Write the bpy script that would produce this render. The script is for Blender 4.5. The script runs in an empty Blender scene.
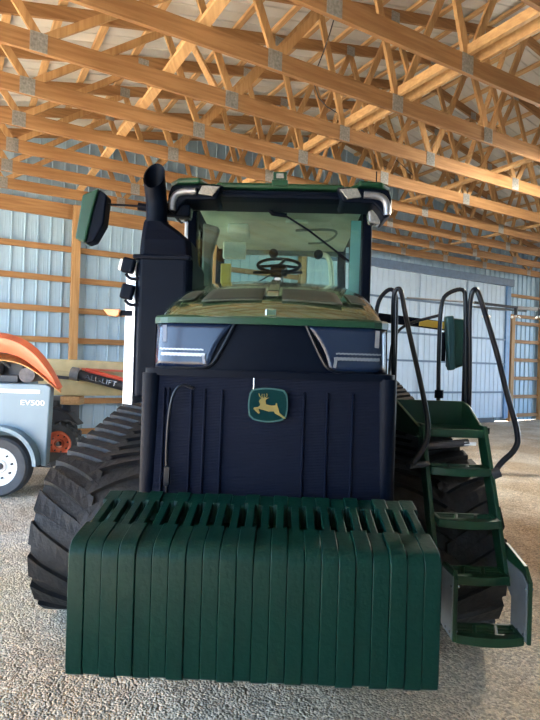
import bpy, bmesh, math, random
from mathutils import Vector, Matrix
random.seed(7)
PI = math.pi
S = bpy.context.scene
COL = S.collection

# ------------------------------------------------------------------ materials
def nt(m):
    m.use_nodes = True
    t = m.node_tree
    return t, t.nodes, t.links

def pm(name, col, rough=.5, metal=0., var=0., vscale=8., bump=0., bscale=60., coat=0., spec=.5, stretch=None, col2=None):
    m = bpy.data.materials.new(name)
    t, N, L = nt(m)
    b = N['Principled BSDF']
    b.inputs['Base Color'].default_value = (*col, 1)
    b.inputs['Roughness'].default_value = rough
    b.inputs['Metallic'].default_value = metal
    b.inputs['Coat Weight'].default_value = coat
    b.inputs['Coat Roughness'].default_value = .08
    b.inputs['Specular IOR Level'].default_value = spec
    tc = N.new('ShaderNodeTexCoord')
    mp = N.new('ShaderNodeMapping')
    L.new(tc.outputs['Object'], mp.inputs['Vector'])
    if stretch: mp.inputs['Scale'].default_value = stretch
    if var > 0 or col2:
        n = N.new('ShaderNodeTexNoise'); n.inputs['Scale'].default_value = vscale
        n.inputs['Detail'].default_value = 6
        L.new(mp.outputs[0], n.inputs['Vector'])
        r = N.new('ShaderNodeValToRGB')
        r.color_ramp.elements[0].position = .35; r.color_ramp.elements[1].position = .68
        c2 = col2 if col2 else tuple(c * (1 - var) for c in col)
        r.color_ramp.elements[0].color = (*c2, 1); r.color_ramp.elements[1].color = (*col, 1)
        L.new(n.outputs['Fac'], r.inputs['Fac']); L.new(r.outputs['Color'], b.inputs['Base Color'])
    if bump > 0:
        n2 = N.new('ShaderNodeTexNoise'); n2.inputs['Scale'].default_value = bscale
        L.new(mp.outputs[0], n2.inputs['Vector'])
        bp = N.new('ShaderNodeBump'); bp.inputs['Strength'].default_value = bump
        bp.inputs['Distance'].default_value = .01
        L.new(n2.outputs['Fac'], bp.inputs['Height']); L.new(bp.outputs['Normal'], b.inputs['Normal'])
    return m

def wood_mat(name, c1, c2, sc):
    return pm(name, c1, .62, var=.3, vscale=3.2, col2=c2, stretch=sc, bump=.15, bscale=20, spec=.3)

def glass_mat(name, tint, fac, rough=.02):
    m = bpy.data.materials.new(name)
    t, N, L = nt(m)
    for n in list(N):
        if n.type == 'BSDF_PRINCIPLED': N.remove(n)
    out = [n for n in N if n.type == 'OUTPUT_MATERIAL'][0]
    tr = N.new('ShaderNodeBsdfTransparent'); tr.inputs[0].default_value = (*tint, 1)
    gl = N.new('ShaderNodeBsdfGlossy'); gl.inputs['Roughness'].default_value = rough
    fr = N.new('ShaderNodeFresnel'); fr.inputs[0].default_value = 1.45
    mu = N.new('ShaderNodeMath'); mu.operation = 'MULTIPLY_ADD'
    mu.inputs[1].default_value = 1.0; mu.inputs[2].default_value = fac; mu.use_clamp = True
    L.new(fr.outputs[0], mu.inputs[0])
    mx = N.new('ShaderNodeMixShader')
    L.new(mu.outputs[0], mx.inputs[0]); L.new(tr.outputs[0], mx.inputs[1]); L.new(gl.outputs[0], mx.inputs[2])
    L.new(mx.outputs[0], out.inputs['Surface'])
    return m

def gravel_mat():
    m = bpy.data.materials.new('crushed_limestone')
    t, N, L = nt(m); b = N['Principled BSDF']
    b.inputs['Roughness'].default_value = .95; b.inputs['Specular IOR Level'].default_value = .15
    tc = N.new('ShaderNodeTexCoord')
    def noise(sc, det=5):
        n = N.new('ShaderNodeTexNoise'); n.inputs['Scale'].default_value = sc; n.inputs['Detail'].default_value = det
        L.new(tc.outputs['Object'], n.inputs['Vector']); return n
    def vor(sc):
        n = N.new('ShaderNodeTexVoronoi'); n.inputs['Scale'].default_value = sc
        L.new(tc.outputs['Object'], n.inputs['Vector']); return n
    def ramp(src, p0, c0, p1, c1):
        r = N.new('ShaderNodeValToRGB'); e = r.color_ramp.elements
        e[0].position = p0; e[0].color = (*c0, 1); e[1].position = p1; e[1].color = (*c1, 1)
        L.new(src, r.inputs['Fac']); return r
    def mix(mode, fac, a, bb):
        x = N.new('ShaderNodeMix'); x.data_type = 'RGBA'; x.blend_type = mode
        if isinstance(fac, float): x.inputs['Factor'].default_value = fac
        else: L.new(fac, x.inputs['Factor'])
        L.new(a, x.inputs['A']); L.new(bb, x.inputs['B']); return x.outputs['Result']
    big = ramp(noise(.75, 4).outputs['Fac'], .46, (.60, .50, .39), .60, (.78, .72, .64))
    v = vor(75.); vs = N.new('ShaderNodeSeparateColor'); L.new(v.outputs['Color'], vs.inputs[0])
    st = ramp(vs.outputs[0], 0., (.55, .55, .55), 1., (1.25, 1.22, 1.15))
    c = mix('MULTIPLY', 1., big.outputs['Color'], st.outputs['Color'])
    fine = ramp(noise(160., 3).outputs['Fac'], .35, (.7, .68, .64), .65, (1.15, 1.15, 1.15))
    c = mix('MULTIPLY', 1., c, fine.outputs['Color'])
    # dirt patch near the right track: distance to a centre
    for (cx, cy, rad, colr, amt) in ((2.6, 5.0, 1.6, (.34, .22, .13), .85), (-2.3, 3.3, 1.1, (.62, .50, .28), .6), (.4, 1.6, 2.2, (.66, .53, .38), .75)):
        mp = N.new('ShaderNodeMapping'); mp.inputs['Location'].default_value = (-cx, -cy, 0)
        L.new(tc.outputs['Object'], mp.inputs['Vector'])
        ln = N.new('ShaderNodeVectorMath'); ln.operation = 'LENGTH'; L.new(mp.outputs[0], ln.inputs[0])
        ad = N.new('ShaderNodeMath'); ad.operation = 'MULTIPLY_ADD'; ad.inputs[1].default_value = 1.6
        nn = noise(1.7, 5); L.new(nn.outputs['Fac'], ad.inputs[0]); L.new(ln.outputs['Value'], ad.inputs[2])
        r = N.new('ShaderNodeMapRange'); r.inputs['From Min'].default_value = rad + 1.3; r.inputs['From Max'].default_value = rad * .5 + .6
        r.inputs['To Min'].default_value = 0; r.inputs['To Max'].default_value = amt
        L.new(ad.outputs[0], r.inputs['Value'])
        rgb = N.new('ShaderNodeRGB'); rgb.outputs[0].default_value = (*colr, 1)
        cc = mix('MULTIPLY', 1., rgb.outputs[0], st.outputs['Color'])
        c = mix('MIX', r.outputs['Result'], c, cc)
    L.new(c, b.inputs['Base Color'])
    a1 = N.new('ShaderNodeMath'); a1.operation = 'MULTIPLY_ADD'; a1.inputs[1].default_value = -.7
    L.new(v.outputs['Distance'], a1.inputs[0]); L.new(noise(28., 4).outputs['Fac'], a1.inputs[2])
    bp = N.new('ShaderNodeBump'); bp.inputs['Strength'].default_value = 1.; bp.inputs['Distance'].default_value = .022
    a2 = N.new('ShaderNodeMath'); a2.operation = 'MULTIPLY_ADD'; a2.inputs[1].default_value = 3.0
    L.new(noise(6., 4).outputs['Fac'], a2.inputs[0]); L.new(a1.outputs[0], a2.inputs[2])
    L.new(a2.outputs[0], bp.inputs['Height'])
    L.new(bp.outputs['Normal'], b.inputs['Normal'])
    return m

def grille_mat():
    m = pm('grille_mesh', (.0012, .0038, .014), .5, spec=.10)
    t, N, L = nt(m); b = N['Principled BSDF']
    tc = N.new('ShaderNodeTexCoord')
    w = N.new('ShaderNodeTexWave'); w.bands_direction = 'X'; w.inputs['Scale'].default_value = 55
    w2 = N.new('ShaderNodeTexWave'); w2.bands_direction = 'Z'; w2.inputs['Scale'].default_value = 40
    L.new(tc.outputs['Object'], w.inputs['Vector']); L.new(tc.outputs['Object'], w2.inputs['Vector'])
    ad = N.new('ShaderNodeMath'); L.new(w.outputs['Fac'], ad.inputs[0]); L.new(w2.outputs['Fac'], ad.inputs[1])
    bp = N.new('ShaderNodeBump'); bp.inputs['Strength'].default_value = .5; bp.inputs['Distance'].default_value = .004
    L.new(ad.outputs[0], bp.inputs['Height']); L.new(bp.outputs['Normal'], b.inputs['Normal'])
    return m

M = {}
M['gravel'] = gravel_mat()
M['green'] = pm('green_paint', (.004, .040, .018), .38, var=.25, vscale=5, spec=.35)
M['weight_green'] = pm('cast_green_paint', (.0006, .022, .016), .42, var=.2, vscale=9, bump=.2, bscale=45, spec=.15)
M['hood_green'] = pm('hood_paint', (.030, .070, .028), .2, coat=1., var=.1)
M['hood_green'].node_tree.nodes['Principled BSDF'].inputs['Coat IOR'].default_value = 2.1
M['vent'] = pm('vent_gauze', (.035, .045, .035), .45, spec=.4)
M['black'] = pm('black_plastic', (.0010, .003, .009), .45, var=.15, spec=.07)
M['black_gloss'] = pm('glossy_black', (.003, .005, .010), .3, spec=.3)
M['mesh'] = grille_mat()
M['rubber'] = pm('track_rubber', (.020, .019, .018), .6, var=.35, vscale=14, spec=.3, col2=(.008, .009, .012), bump=.4, bscale=50)
M['tyre'] = pm('tyre_rubber', (.045, .05, .058), .7, var=.3)
M['steel'] = pm('bare_steel', (.22, .26, .30), .45, metal=.3, var=.2)
M['silver'] = pm('silver_trim', (.62, .65, .70), .25, metal=.85)
M['trim_grey'] = pm('trim_grey', (.22, .23, .26), .3, metal=.6)
M['side_glare'] = pm('painted_side_glare', (.80, .84, .88), .35, metal=.25)  # pale tone standing in for daylight on the black box and cab frame
M['lens'] = pm('lamp_lens', (.2, .2, .19), .18, coat=.8, var=.3, vscale=60)
M['head_lens'] = pm('headlight_lens', (.006, .014, .038), .25, coat=.25, spec=.3)
M['amber'] = pm('amber_lens', (.80, .25, .05), .3, coat=.5)
M['glass'] = glass_mat('cab_glass', (.82, .93, .90), .02)
M['liner'] = pm('cab_headliner', (.62, .64, .52), .8, var=.2, vscale=4)
M['cabtrim'] = pm('cab_trim', (.16, .19, .17), .7, var=.2)
M['cyanglass'] = pm('tinted_edge_panel', (.20, .45, .48), .25, coat=.6)
M['mirror_edge'] = pm('mirror_edge_teal', (.010, .07, .08), .35)
M['yellow'] = pm('yellow_paint', (.62, .42, .05), .4, var=.2)
M['teal'] = pm('mirror_green', (.004, .045, .035), .4, spec=.3)
M['logo_yellow'] = pm('emblem_yellow', (.17, .14, .05), .6, spec=.1)
M['logo_line'] = pm('emblem_border', (.035, .085, .085), .6, spec=.1)
M['logo_green'] = pm('emblem_green', (.001, .018, .020), .6, spec=.05)
M['wood_v'] = wood_mat('truss_lumber', (.345, .19, .082), (.24, .12, .047), (.6, 9, 9))
M['wood_z'] = wood_mat('post_lumber', (.46, .275, .125), (.33, .185, .075), (9, 9, .6))
M['wood_u'] = wood_mat('purlin_lumber', (.60, .39, .19), (.45, .27, .12), (9, .6, 9))
M['plate'] = pm('galvanized_plate', (.36, .36, .34), .5, metal=.35, var=.4, vscale=40)
M['roof'] = pm('white_roof_steel', (.60, .60, .57), .45, var=.08, vscale=2)
M['wall'] = pm('pale_blue_wall_steel', (.33, .48, .62), .42, var=.08, vscale=3)
M['door'] = pm('door_steel', (.44, .56, .70), .42, var=.08, vscale=3)
M['door_frame'] = pm('blue_grey_door_frame', (.10, .16, .26), .5, var=.2)
M['blue_steel'] = pm('blue_track_steel', (.10, .22, .42), .45, var=.2)
M['concrete'] = pm('concrete', (.45, .44, .42), .9, var=.2)
M['trailer'] = pm('grey_blue_paint', (.15, .23, .29), .4, coat=.15, var=.12, vscale=2)
M['white'] = pm('white_paint', (.80, .80, .78), .4)
M['orange'] = pm('orange_paint', (.70, .16, .075), .45, coat=.3, var=.2, vscale=4)
M['orange2'] = pm('amber_orange_lining', (.75, .38, .12), .5, var=.3, vscale=12)
M['olive'] = pm('dusty_yellow_paint', (.60, .50, .26), .55, var=.22, vscale=5)
M['dark'] = pm('dark_iron', (.030, .032, .040), .5, var=.3)
M['grey'] = pm('grey_metal', (.25, .26, .28), .45, metal=.3, var=.3, vscale=20)
M['muffler'] = pm('muffler_metal', (.13, .12, .13), .5, metal=.3, var=.4, vscale=20)
M['red'] = pm('red_cylinder', (.62, .07, .035), .35, coat=.4)
M['grass'] = pm('outside_field', (.20, .22, .10), .9, var=.3, vscale=1)

# ------------------------------------------------------------------ mesh builder
class MB:
    def __init__(s): s.v = []; s.f = []
    def add(s, vs, fs):
        o = len(s.v); s.v += [tuple(x) for x in vs]; s.f += [tuple(i + o for i in f) for f in fs]; return s
    def box(s, c, d, rot=None):
        hx, hy, hz = d[0] / 2, d[1] / 2, d[2] / 2
        vs = [Vector((x, y, z)) for x in (-hx, hx) for y in (-hy, hy) for z in (-hz, hz)]
        if rot is not None: vs = [rot @ q for q in vs]
        c = Vector(c); vs = [q + c for q in vs]
        return s.add(vs, [(0, 1, 3, 2), (4, 6, 7, 5), (0, 4, 5, 1), (2, 3, 7, 6), (0, 2, 6, 4), (1, 5, 7, 3)])
    def mm(s, a, b):
        return s.box([(a[i] + b[i]) / 2 for i in range(3)], [abs(b[i] - a[i]) for i in range(3)])
    def beam(s, a, b, w, t, side=(0, 1, 0)):
        """board from a to b; t along `side`, w the other way"""
        a = Vector(a); b = Vector(b); d = (b - a); L = d.length; d.normalize()
        sd = Vector(side); sd = (sd - d * sd.dot(d)).normalized(); up = d.cross(sd)
        vs = []
        for p in (a, b):
            for i, j in ((-1, -1), (1, -1), (1, 1), (-1, 1)):
                vs.append(p + sd * (t / 2 * i) + up * (w / 2 * j))
        return s.add(vs, [(0, 1, 2, 3), (7, 6, 5, 4), (0, 4, 5, 1), (1, 5, 6, 2), (2, 6, 7, 3), (3, 7, 4, 0)])
    def tube(s, pts, r, n=10, caps=True):
        pts = [Vector(p) for p in pts]; m = len(pts)
        rs = r if isinstance(r, (list, tuple)) else [r] * m
        prev = None; rings = []
        for i, p in enumerate(pts):
            if i == 0: d = pts[1] - p
            elif i == m - 1: d = p - pts[i - 1]
            else: d = (pts[i + 1] - p).normalized() + (p - pts[i - 1]).normalized()
            d.normalize()
            if prev is None:
                a = Vector((0, 0, 1)) if abs(d.z) < .9 else Vector((1, 0, 0))
                x = a.cross(d).normalized()
            else:
                x = (prev - d * prev.dot(d)).normalized()
            prev = x; y = d.cross(x)
            rings.append([p + (x * math.cos(2 * PI * k / n) + y * math.sin(2 * PI * k / n)) * rs[i] for k in range(n)])
        vs = [q for g in rings for q in g]; fs = []
        for i in range(m - 1):
            for k in range(n):
                k2 = (k + 1) % n
                fs.append((i * n + k, i * n + k2, (i + 1) * n + k2, (i + 1) * n + k))
        if caps: fs += [tuple(range(n))[::-1], tuple((m - 1) * n + k for k in range(n))]
        return s.add(vs, fs)
    def cyl(s, a, b, r, n=20): return s.tube([a, b], r, n)
    def prism(s, poly, ax, a, b):
        """poly 2-D list; ax = axis extruded: 'x' (poly=y,z) 'y' (poly=x,z) 'z' (poly=x,y)"""
        def mk(p, t):
            return {'x': (t, p[0], p[1]), 'y': (p[0], t, p[1]), 'z': (p[0], p[1], t)}[ax]
        n = len(poly); vs = [mk(p, a) for p in poly] + [mk(p, b) for p in poly]
        fs = [tuple(range(n)), tuple(range(2 * n - 1, n - 1, -1))]
        fs += [(i, i + n, (i + 1) % n + n, (i + 1) % n) for i in range(n)]
        return s.add(vs, fs)
    def grid(s, rows, close=False, flip=False):
        m = len(rows); n = len(rows[0]); vs = [q for r in rows for q in r]; fs = []
        for i in range(m - 1):
            for k in range(n if close else n - 1):
                k2 = (k + 1) % n
                f = (i * n + k, i * n + k2, (i + 1) * n + k2, (i + 1) * n + k)
                fs.append(f[::-1] if flip else f)
        return s.add(vs, fs)
    def lathe(s, c, prof, axis='x', n=32):
        """prof: list of (r, t) along axis from centre c"""
        c = Vector(c); rows = []
        for r, t in prof:
            g = []
            for k in range(n):
                a = 2 * PI * k / n
                o = {'x': (t, r * math.cos(a), r * math.sin(a)), 'y': (r * math.cos(a), t, r * math.sin(a)), 'z': (r * math.cos(a), r * math.sin(a), t)}[axis]
                g.append(c + Vector(o))
            rows.append(g)
        return s.grid(rows, close=True)
    def build(s, name, mat, parent=None, bevel=0., smooth=False, loc=None, seg=2, solid=0.):
        me = bpy.data.meshes.new(name)
        me.from_pydata(s.v, [], s.f)
        bm = bmesh.new(); bm.from_mesh(me); bmesh.ops.recalc_face_normals(bm, faces=bm.faces); bm.to_mesh(me); bm.free()
        me.materials.append(M[mat] if isinstance(mat, str) else mat)
        if smooth:
            for p in me.polygons: p.use_smooth = True
            try: me.set_sharp_from_angle(angle=math.radians(38))
            except Exception: pass
        o = bpy.data.objects.new(name, me); COL.objects.link(o)
        if parent: o.parent = parent
        if loc: o.location = loc
        if solid:
            q = o.modifiers.new('solid', 'SOLIDIFY'); q.thickness = solid; q.offset = 0
        if bevel > 0:
            q = o.modifiers.new('bevel', 'BEVEL'); q.width = bevel; q.segments = seg; q.limit_method = 'ANGLE'; q.angle_limit = math.radians(40)
        return o

def tag(o, label=None, cat=None, group=None, kind=None):
    if label: o['label'] = label
    if cat: o['category'] = cat
    if group: o['group'] = group
    if kind: o['kind'] = kind
    return o

def thing(name, label, cat, loc=(0, 0, 0), rz=0., group=None, kind=None):
    o = bpy.data.objects.new(name, None); COL.objects.link(o)
    o.location = loc; o.rotation_euler = (0, 0, rz); o.empty_display_size = .2
    return tag(o, label, cat, group, kind)

def smooth_path(pts, it=2):
    pts = [Vector(p) for p in pts]
    for _ in range(it):
        q = [pts[0]]
        for a, b in zip(pts, pts[1:]):
            q += [a * .75 + b * .25, a * .25 + b * .75]
        q.append(pts[-1]); pts = q
    return pts

def text_obj(name, body, size, mat, parent, mtx, ext=.002, xs=1., spacing=1.):
    cu = bpy.data.curves.new(name, 'FONT'); cu.body = body; cu.size = size; cu.extrude = ext
    cu.align_x = 'CENTER'; cu.align_y = 'CENTER'; cu.space_character = spacing
    o = bpy.data.objects.new(name + '_tmp', cu); COL.objects.link(o)
    dg = bpy.context.evaluated_depsgraph_get(); dg.update()
    me = bpy.data.meshes.new_from_object(o.evaluated_get(dg))
    bpy.data.objects.remove(o)
    me.name = name; me.materials.clear(); me.materials.append(M[mat])
    for v in me.vertices: v.co.x *= xs
    r = bpy.data.objects.new(name, me); COL.objects.link(r)
    r.parent = parent; r.matrix_local = mtx
    return r

def fl(loc, rx=PI / 2, rz=0.):
    return Matrix.Translation(loc) @ Matrix.Rotation(rz, 4, 'Z') @ Matrix.Rotation(rx, 4, 'X')

# ================================================================== BUILDING
BR = math.radians(30.)           # building turned 30 degrees from the tractor
U = Vector((-math.sin(BR), math.cos(BR), 0)); V = Vector((math.cos(BR), math.sin(BR), 0))
def bpt(s, v, z=0): return U * s + V * v + Vector((0, 0, z))
GS = 11.1                         # gable wall distance
VL, VR, VM = -4.2, 20.2, 8.0      # left eave, right eave, ridge
SF = -6.5                         # front wall
ZC = 4.575                          # underside of the bottom chords
PITCH = .215
def ztop(v):                       # centre line of top chords
    return 5.5 + PITCH * (min(v, 2 * VM - v) - .4)

def bempty(name, s, v, z=0, **k):
    p = bpt(s, v, z); return p

# floor: finely heaved ground inside, a plain apron farther out
def ground_h(x, y):
    return (.012 * math.sin(x * 2.1 + 1.3 * math.sin(y * 1.1)) + .010 * math.sin(y * 3.3 + x * .7)
            + .006 * math.sin(x * 7.3 + y * 4.1) + .004 * math.sin(y * 13.1 - x * 9.2) - .018)
mb = MB()
xs = [-6 + .1 * i for i in range(181)]; ys = [-1 + .1 * i for i in range(220)]
rows = []
for y in ys:
    rows.append([(x, y, ground_h(x, y)) for x in xs])
mb.grid(rows)
mb.build('floor', 'gravel', smooth=True); tag(bpy.data.objects['floor'], kind='structure')
mb = MB(); mb.add([(-60, -45, -.045), (60, -45, -.045), (60, 75, -.045), (-60, 75, -.045)], [(0, 1, 2, 3)])
o = mb.build('floor', 'gravel'); tag(o, kind='structure')

# ribbed steel sheet profile running along t (list of (t, offset))
def ribbed(t0, t1, pitch=.228, h=.03):
    out = []; t = t0
    while t < t1 - 1e-6:
        for dt, dz in ((0, 0), (.075, 0), (.088, .002), (.10, 0), (.145, 0), (.158, .002), (.17, 0), (.192, 0), (.202, h), (.218, h), (.228, 0)):
            if t + dt <= t1 + 1e-6: out.append((t + dt, dz))
        t += pitch
    return out

# gable wall (seen behind the tractor)
def roofz(v): return ztop(v) + .20
wall = MB()
prof = ribbed(VL, VR)
top = [(v, GS + .06 - h, roofz(v)) for v, h in prof]; bot = [(v, GS + .06 - h, .0) for v, h in prof]
wall.grid([bot, top])
wb = wall.build('wall_back', 'wall'); wb.rotation_euler = (0, 0, BR); tag(wb, kind='structure')
# girts and posts of the gable wall
def bpart(mbx, name, mat, parent, **k):   # part given in building coordinates, parent already rotated
    return mbx.build(name, mat, parent, **k)
posts = [VL + .1, -1.5, 1.93, 4.9, 7.2, 15.2, 16.75, 19.9]
DOOR0, DOOR1 = 7.35, 14.95
for v in posts:
    zt = ZC if v != 15.2 else 3.3
    bpart(MB().mm((v - .075, GS - .14, 0), (v + .075, GS + .0, zt)), 'post', 'wood_z', wb)
for z in (.17, .77, 1.36, 1.95, 2.54, 3.13, 3.72, 4.30):
    for a, b in zip(posts, posts[1:]):
        if a < DOOR1 and b > DOOR0 + .1: continue
        if b <= DOOR0 or a >= DOOR1:
            if a == 15.2 and z > 3.2: continue
            if z == 4.30: z = 4.45
            bpart(MB().mm((a + .075, GS - .05, z - (.14 if z > 4.4 else .055)), (b - .075, GS, z + (.14 if z > 4.4 else .055))), 'girt', 'wood_v', wb)
bpart(MB().mm((15.1, GS - .05, 3.30), (16.68, GS, 3.4)), 'girt', 'wood_v', wb)
bpart(MB().mm((15.1, GS - .05, 3.95), (16.68, GS, 4.05)), 'girt', 'wood_v', wb)
# big sliding door
dr = MB(); prof = ribbed(DOOR0, DOOR1, .2, .014)
dr.grid([[(v, GS - .10 - h, .14) for v, h in prof], [(v, GS - .10 - h, 4.25) for v, h in prof]])
d1 = dr.build('door_1', 'door'); d1.rotation_euler = (0, 0, BR); tag(d1, kind='structure')
for z in (.92, 1.8, 2.56, 3.48):
    bpart(MB().mm((DOOR0, GS - .145, z - .028), (DOOR1 - .1, GS - .118, z + .028)), 'door_girt', 'door_frame', d1)
for v in (DOOR0, 9.4, 11.15, 13.1):
    bpart(MB().mm((v - .05, GS - .140, .14), (v + .05, GS - .1185, 4.25)), 'door_stile', 'door', d1)
bpart(MB().mm((DOOR1 - .14, GS - .16, .1), (DOOR1 + .02, GS - .08, 4.3)), 'door_stile', 'blue_steel', d1)
bpart(MB().mm((DOOR1 + .05, GS - .11, .1), (DOOR1 + .12, GS - .07, 4.3)), 'door_stile', 'blue_steel', d1)
bpart(MB().mm((DOOR0 - .3, GS - .22, 4.24), (DOOR1 + .12, GS - .06, 4.46)), 'door_rail', 'door_frame', d1)
bpart(MB().mm((DOOR0, GS - .17, .0), (DOOR1 - .6, GS - .08, .14)), 'door_sill', 'dark', d1)

# front wall behind the camera, right wall
for nm, fn in (('wall_front', lambda t: (t, SF)), ('wall_right', lambda t: (VR + .05, t))):
    a, b = (VL, VR) if nm == 'wall_front' else (SF, GS + .06)
    pr = ribbed(a, b, .228)
    if nm == 'wall_front': rows = [[(t, SF + h, z if z == 0 else roofz(t)) for t, h in pr] for z in (0, 1)]
    else: rows = [[(VR + .05 - h, t, 4.2 if (z == 0 and 1.2 < t < 9.) else z) for t, h in pr] for z in (0, 4.6)]
    w = MB().grid(rows).build(nm, 'wall'); w.rotation_euler = (0, 0, BR); tag(w, kind='structure')
# left side: open bay with posts and a header
wl = MB().mm((VL - .05, SF, 4.32), (VL + .0, GS, 4.75)).build('wall_left', 'wood_u'); wl.rotation_euler = (0, 0, BR); tag(wl, kind='structure')
prl = ribbed(SF, -2.2)
bpart(MB().grid([[(VL - .03 - h, t, z) for t, h in prl] for z in (0, 4.4)]), 'added_siding', 'wall', wl)  # unseen wall section added to keep a sky reflection off the windshield
for s in (SF + .1, -3.6, .0, 3.6, 7.2, GS - .1):
    bpart(MB().mm((VL - .2, s - .08, 0), (VL - .051, s + .08, 4.55)), 'post', 'wood_z', wl)

# roof: ceiling steel + purlins
ce = MB(); prs = ribbed(SF - .3, GS + .4, .228)
for va, vb in ((VL - .4, VM), (VM, VR + .4)):
    ce.grid([[(va, s, ztop(va) + .155 + h * .7) for s, h in prs], [(vb, s, ztop(vb) + .155 + h * .7) for s, h in prs]])
ceil = ce.build('ceiling', 'roof'); ceil.rotation_euler = (0, 0, BR); tag(ceil, kind='structure')
v = VL + .1; k = 0
while v < VR:
    z = ztop(v) + .115
    ang = math.atan(PITCH) * (1 if v < VM else -1)
    R = Matrix.Rotation(-ang, 3, 'Y')
    if abs(v - VM) > .1:
        bpart(MB().box((v, (SF + GS) / 2, z), (.09, GS - SF, .04), R), 'purlin', 'wood_u', ceil)
    v += .56; k += 1

# trusses
BN = [VL + .35, -1.4, .59, 2.66, 4.3, 5.87, 7.8, 10.07, 11.65, 13.28, 15.35, 17.4, VR - .35]
TN = [-2.3, .12, 2.18, 3.85, 5.12, 6.9, 9.1, 10.9, 12.15, 13.8, 15.9, 18.3]
names = ['nearest wooden roof truss, only its bottom chord crossing the top right corner',
 'second wooden roof truss from the front, leaving through the top edge above the tractor cab',
 'third wooden roof truss from the front, bottom chord crossing the picture above the cab',
 'fourth wooden roof truss from the front, bottom chord starting high on the left edge',
 'fifth wooden roof truss from the front, bottom chord passing just above the exhaust stack',
 'sixth wooden roof truss from the front, bottom chord passing behind the exhaust stack tip',
 'seventh wooden roof truss from the front, third from the far wall',
 'eighth wooden roof truss from the front, next to last before the far wall',
 'farthest wooden roof truss, close in front of the steel end wall']
def truss(s, label):
    t = thing('roof_truss', label, 'roof truss', bpt(s, 0, 0), BR, 'roof trusses')
    T = .042
    MB().mm((VL, -T / 2, ZC), (VR, T / 2, ZC + .185)).build('bottom_chord', 'wood_v', t)
    for a, b in ((VL - .3, VM), (VM, VR + .3)):
        MB().beam((a, 0, ztop(a)), (b, 0, ztop(b)), .15, T).build('top_chord', 'wood_v', t)
    zb = ZC + .15
    for i, b in enumerate(BN):
        pl = MB()
        for sd in (-1, 1):
            pl.box((b, sd * (T / 2 + .003), ZC + .095), (.16, .004, .19))
            for j in range(7): pl.box((b - .066 + j * .022, sd * (T / 2 + .006), ZC + .095), (.007, .004, .17))
        pl.build('gusset_plate', 'plate', t)
        if i > 0: MB().beam((b, 0, zb), (TN[i - 1], 0, ztop(TN[i - 1]) - .06), .082, .038).build('web', 'wood_z', t)
        if i < len(TN): MB().beam((b + .05, 0, zb), (TN[i], 0, ztop(TN[i]) - .06), .082, .038).build('web', 'wood_z', t)
    for b in TN:
        pl = MB()
        for sd in (-1, 1): pl.box((b, sd * (T / 2 + .003), ztop(b) - .03), (.15, .004, .14))
        pl.build('gusset_plate', 'plate', t)
    return t
for k in range(9):
    truss(3.72 + .985 * (k - 1), names[k])

# long bracing boards lying on the bottom chords
zb = ZC + .185
def brace(label, a, b, w=.09, t=.04, side=None):
    a = bpt(*a); b = bpt(*b)
    o = MB().beam(a, b, t, w, V).build('bracing_board', 'wood_u'); tag(o, label, 'roof brace', 'bracing boards along the roof')
brace('long board on the bottom chords, left of the exhaust stack, running to the far wall', (1.6, 1.9, zb + .021), (11.0, 1.9, zb + .021), .11)
brace('pair of boards on the bottom chords above the cab, the left one', (1.6, 4.32, zb + .05), (11.0, 4.32, zb + .05), .05, .10)
brace('pair of boards on the bottom chords above the cab, the right one', (1.6, 4.50, zb + .05), (11.0, 4.50, zb + .05), .04, .13)
brace('board on the bottom chords farther right, above the far sliding door', (2.4, 7.3, zb + .021), (11.0, 7.3, zb + .021), .11)
brace('rightmost board lying on the bottom chords', (2.4, 10.8, zb + .021), (11.0, 10.8, zb + .021), .11)
for j, (s0, v0, dirn) in enumerate(((3.75, 2.5, 1), (5.75, 2.5, 1), (3.75, 7.6, 1), (5.75, 7.6, -1), (7.7, 7.6, 1), (5.75, 11.5, 1), (7.7, 5.8, -1))):
    a = (s0, v0, zb + .0); b = (s0 + .93, v0, ztop(v0) - .12)
    if dirn < 0: a = (s0 + .93, v0, zb); b = (s0, v0, ztop(v0) - .12)
    brace('slanting board between two trusses, %s' % ['left above the exhaust stack, front one', 'left above the exhaust stack, rear one', 'in the ridge zone, front one of three', 'in the ridge zone, leaning backwards', 'in the ridge zone, farthest of three', 'far right under the falling roof slope', 'above the cab, far back'][j], a, b, .038, .085)
# black wires under the roof
wz = MB(); wz.tube(smooth_path([bpt(4.1, 3.2, 6.0), bpt(5.0, 3.6, 5.5), bpt(6.0, 3.9, 5.2), bpt(7.0, 5.5, 5.6), bpt(7.6, 7.4, 5.3)]), .008, 6)
tag(wz.build('electric_cable', 'dark'), 'thin black cable hanging among the roof trusses above the cab', 'cable')

# ================================================================== TRACTOR
TR = thing('tractor', 'large green and black tracked farm tractor seen from the front under wooden roof trusses', 'tractor', (-.022, 2.1, 0), math.radians(-1.55))
def P(mbx, name, mat, parent=None, **k):
    return mbx.build(name, mat, parent or TR, **k)

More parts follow.
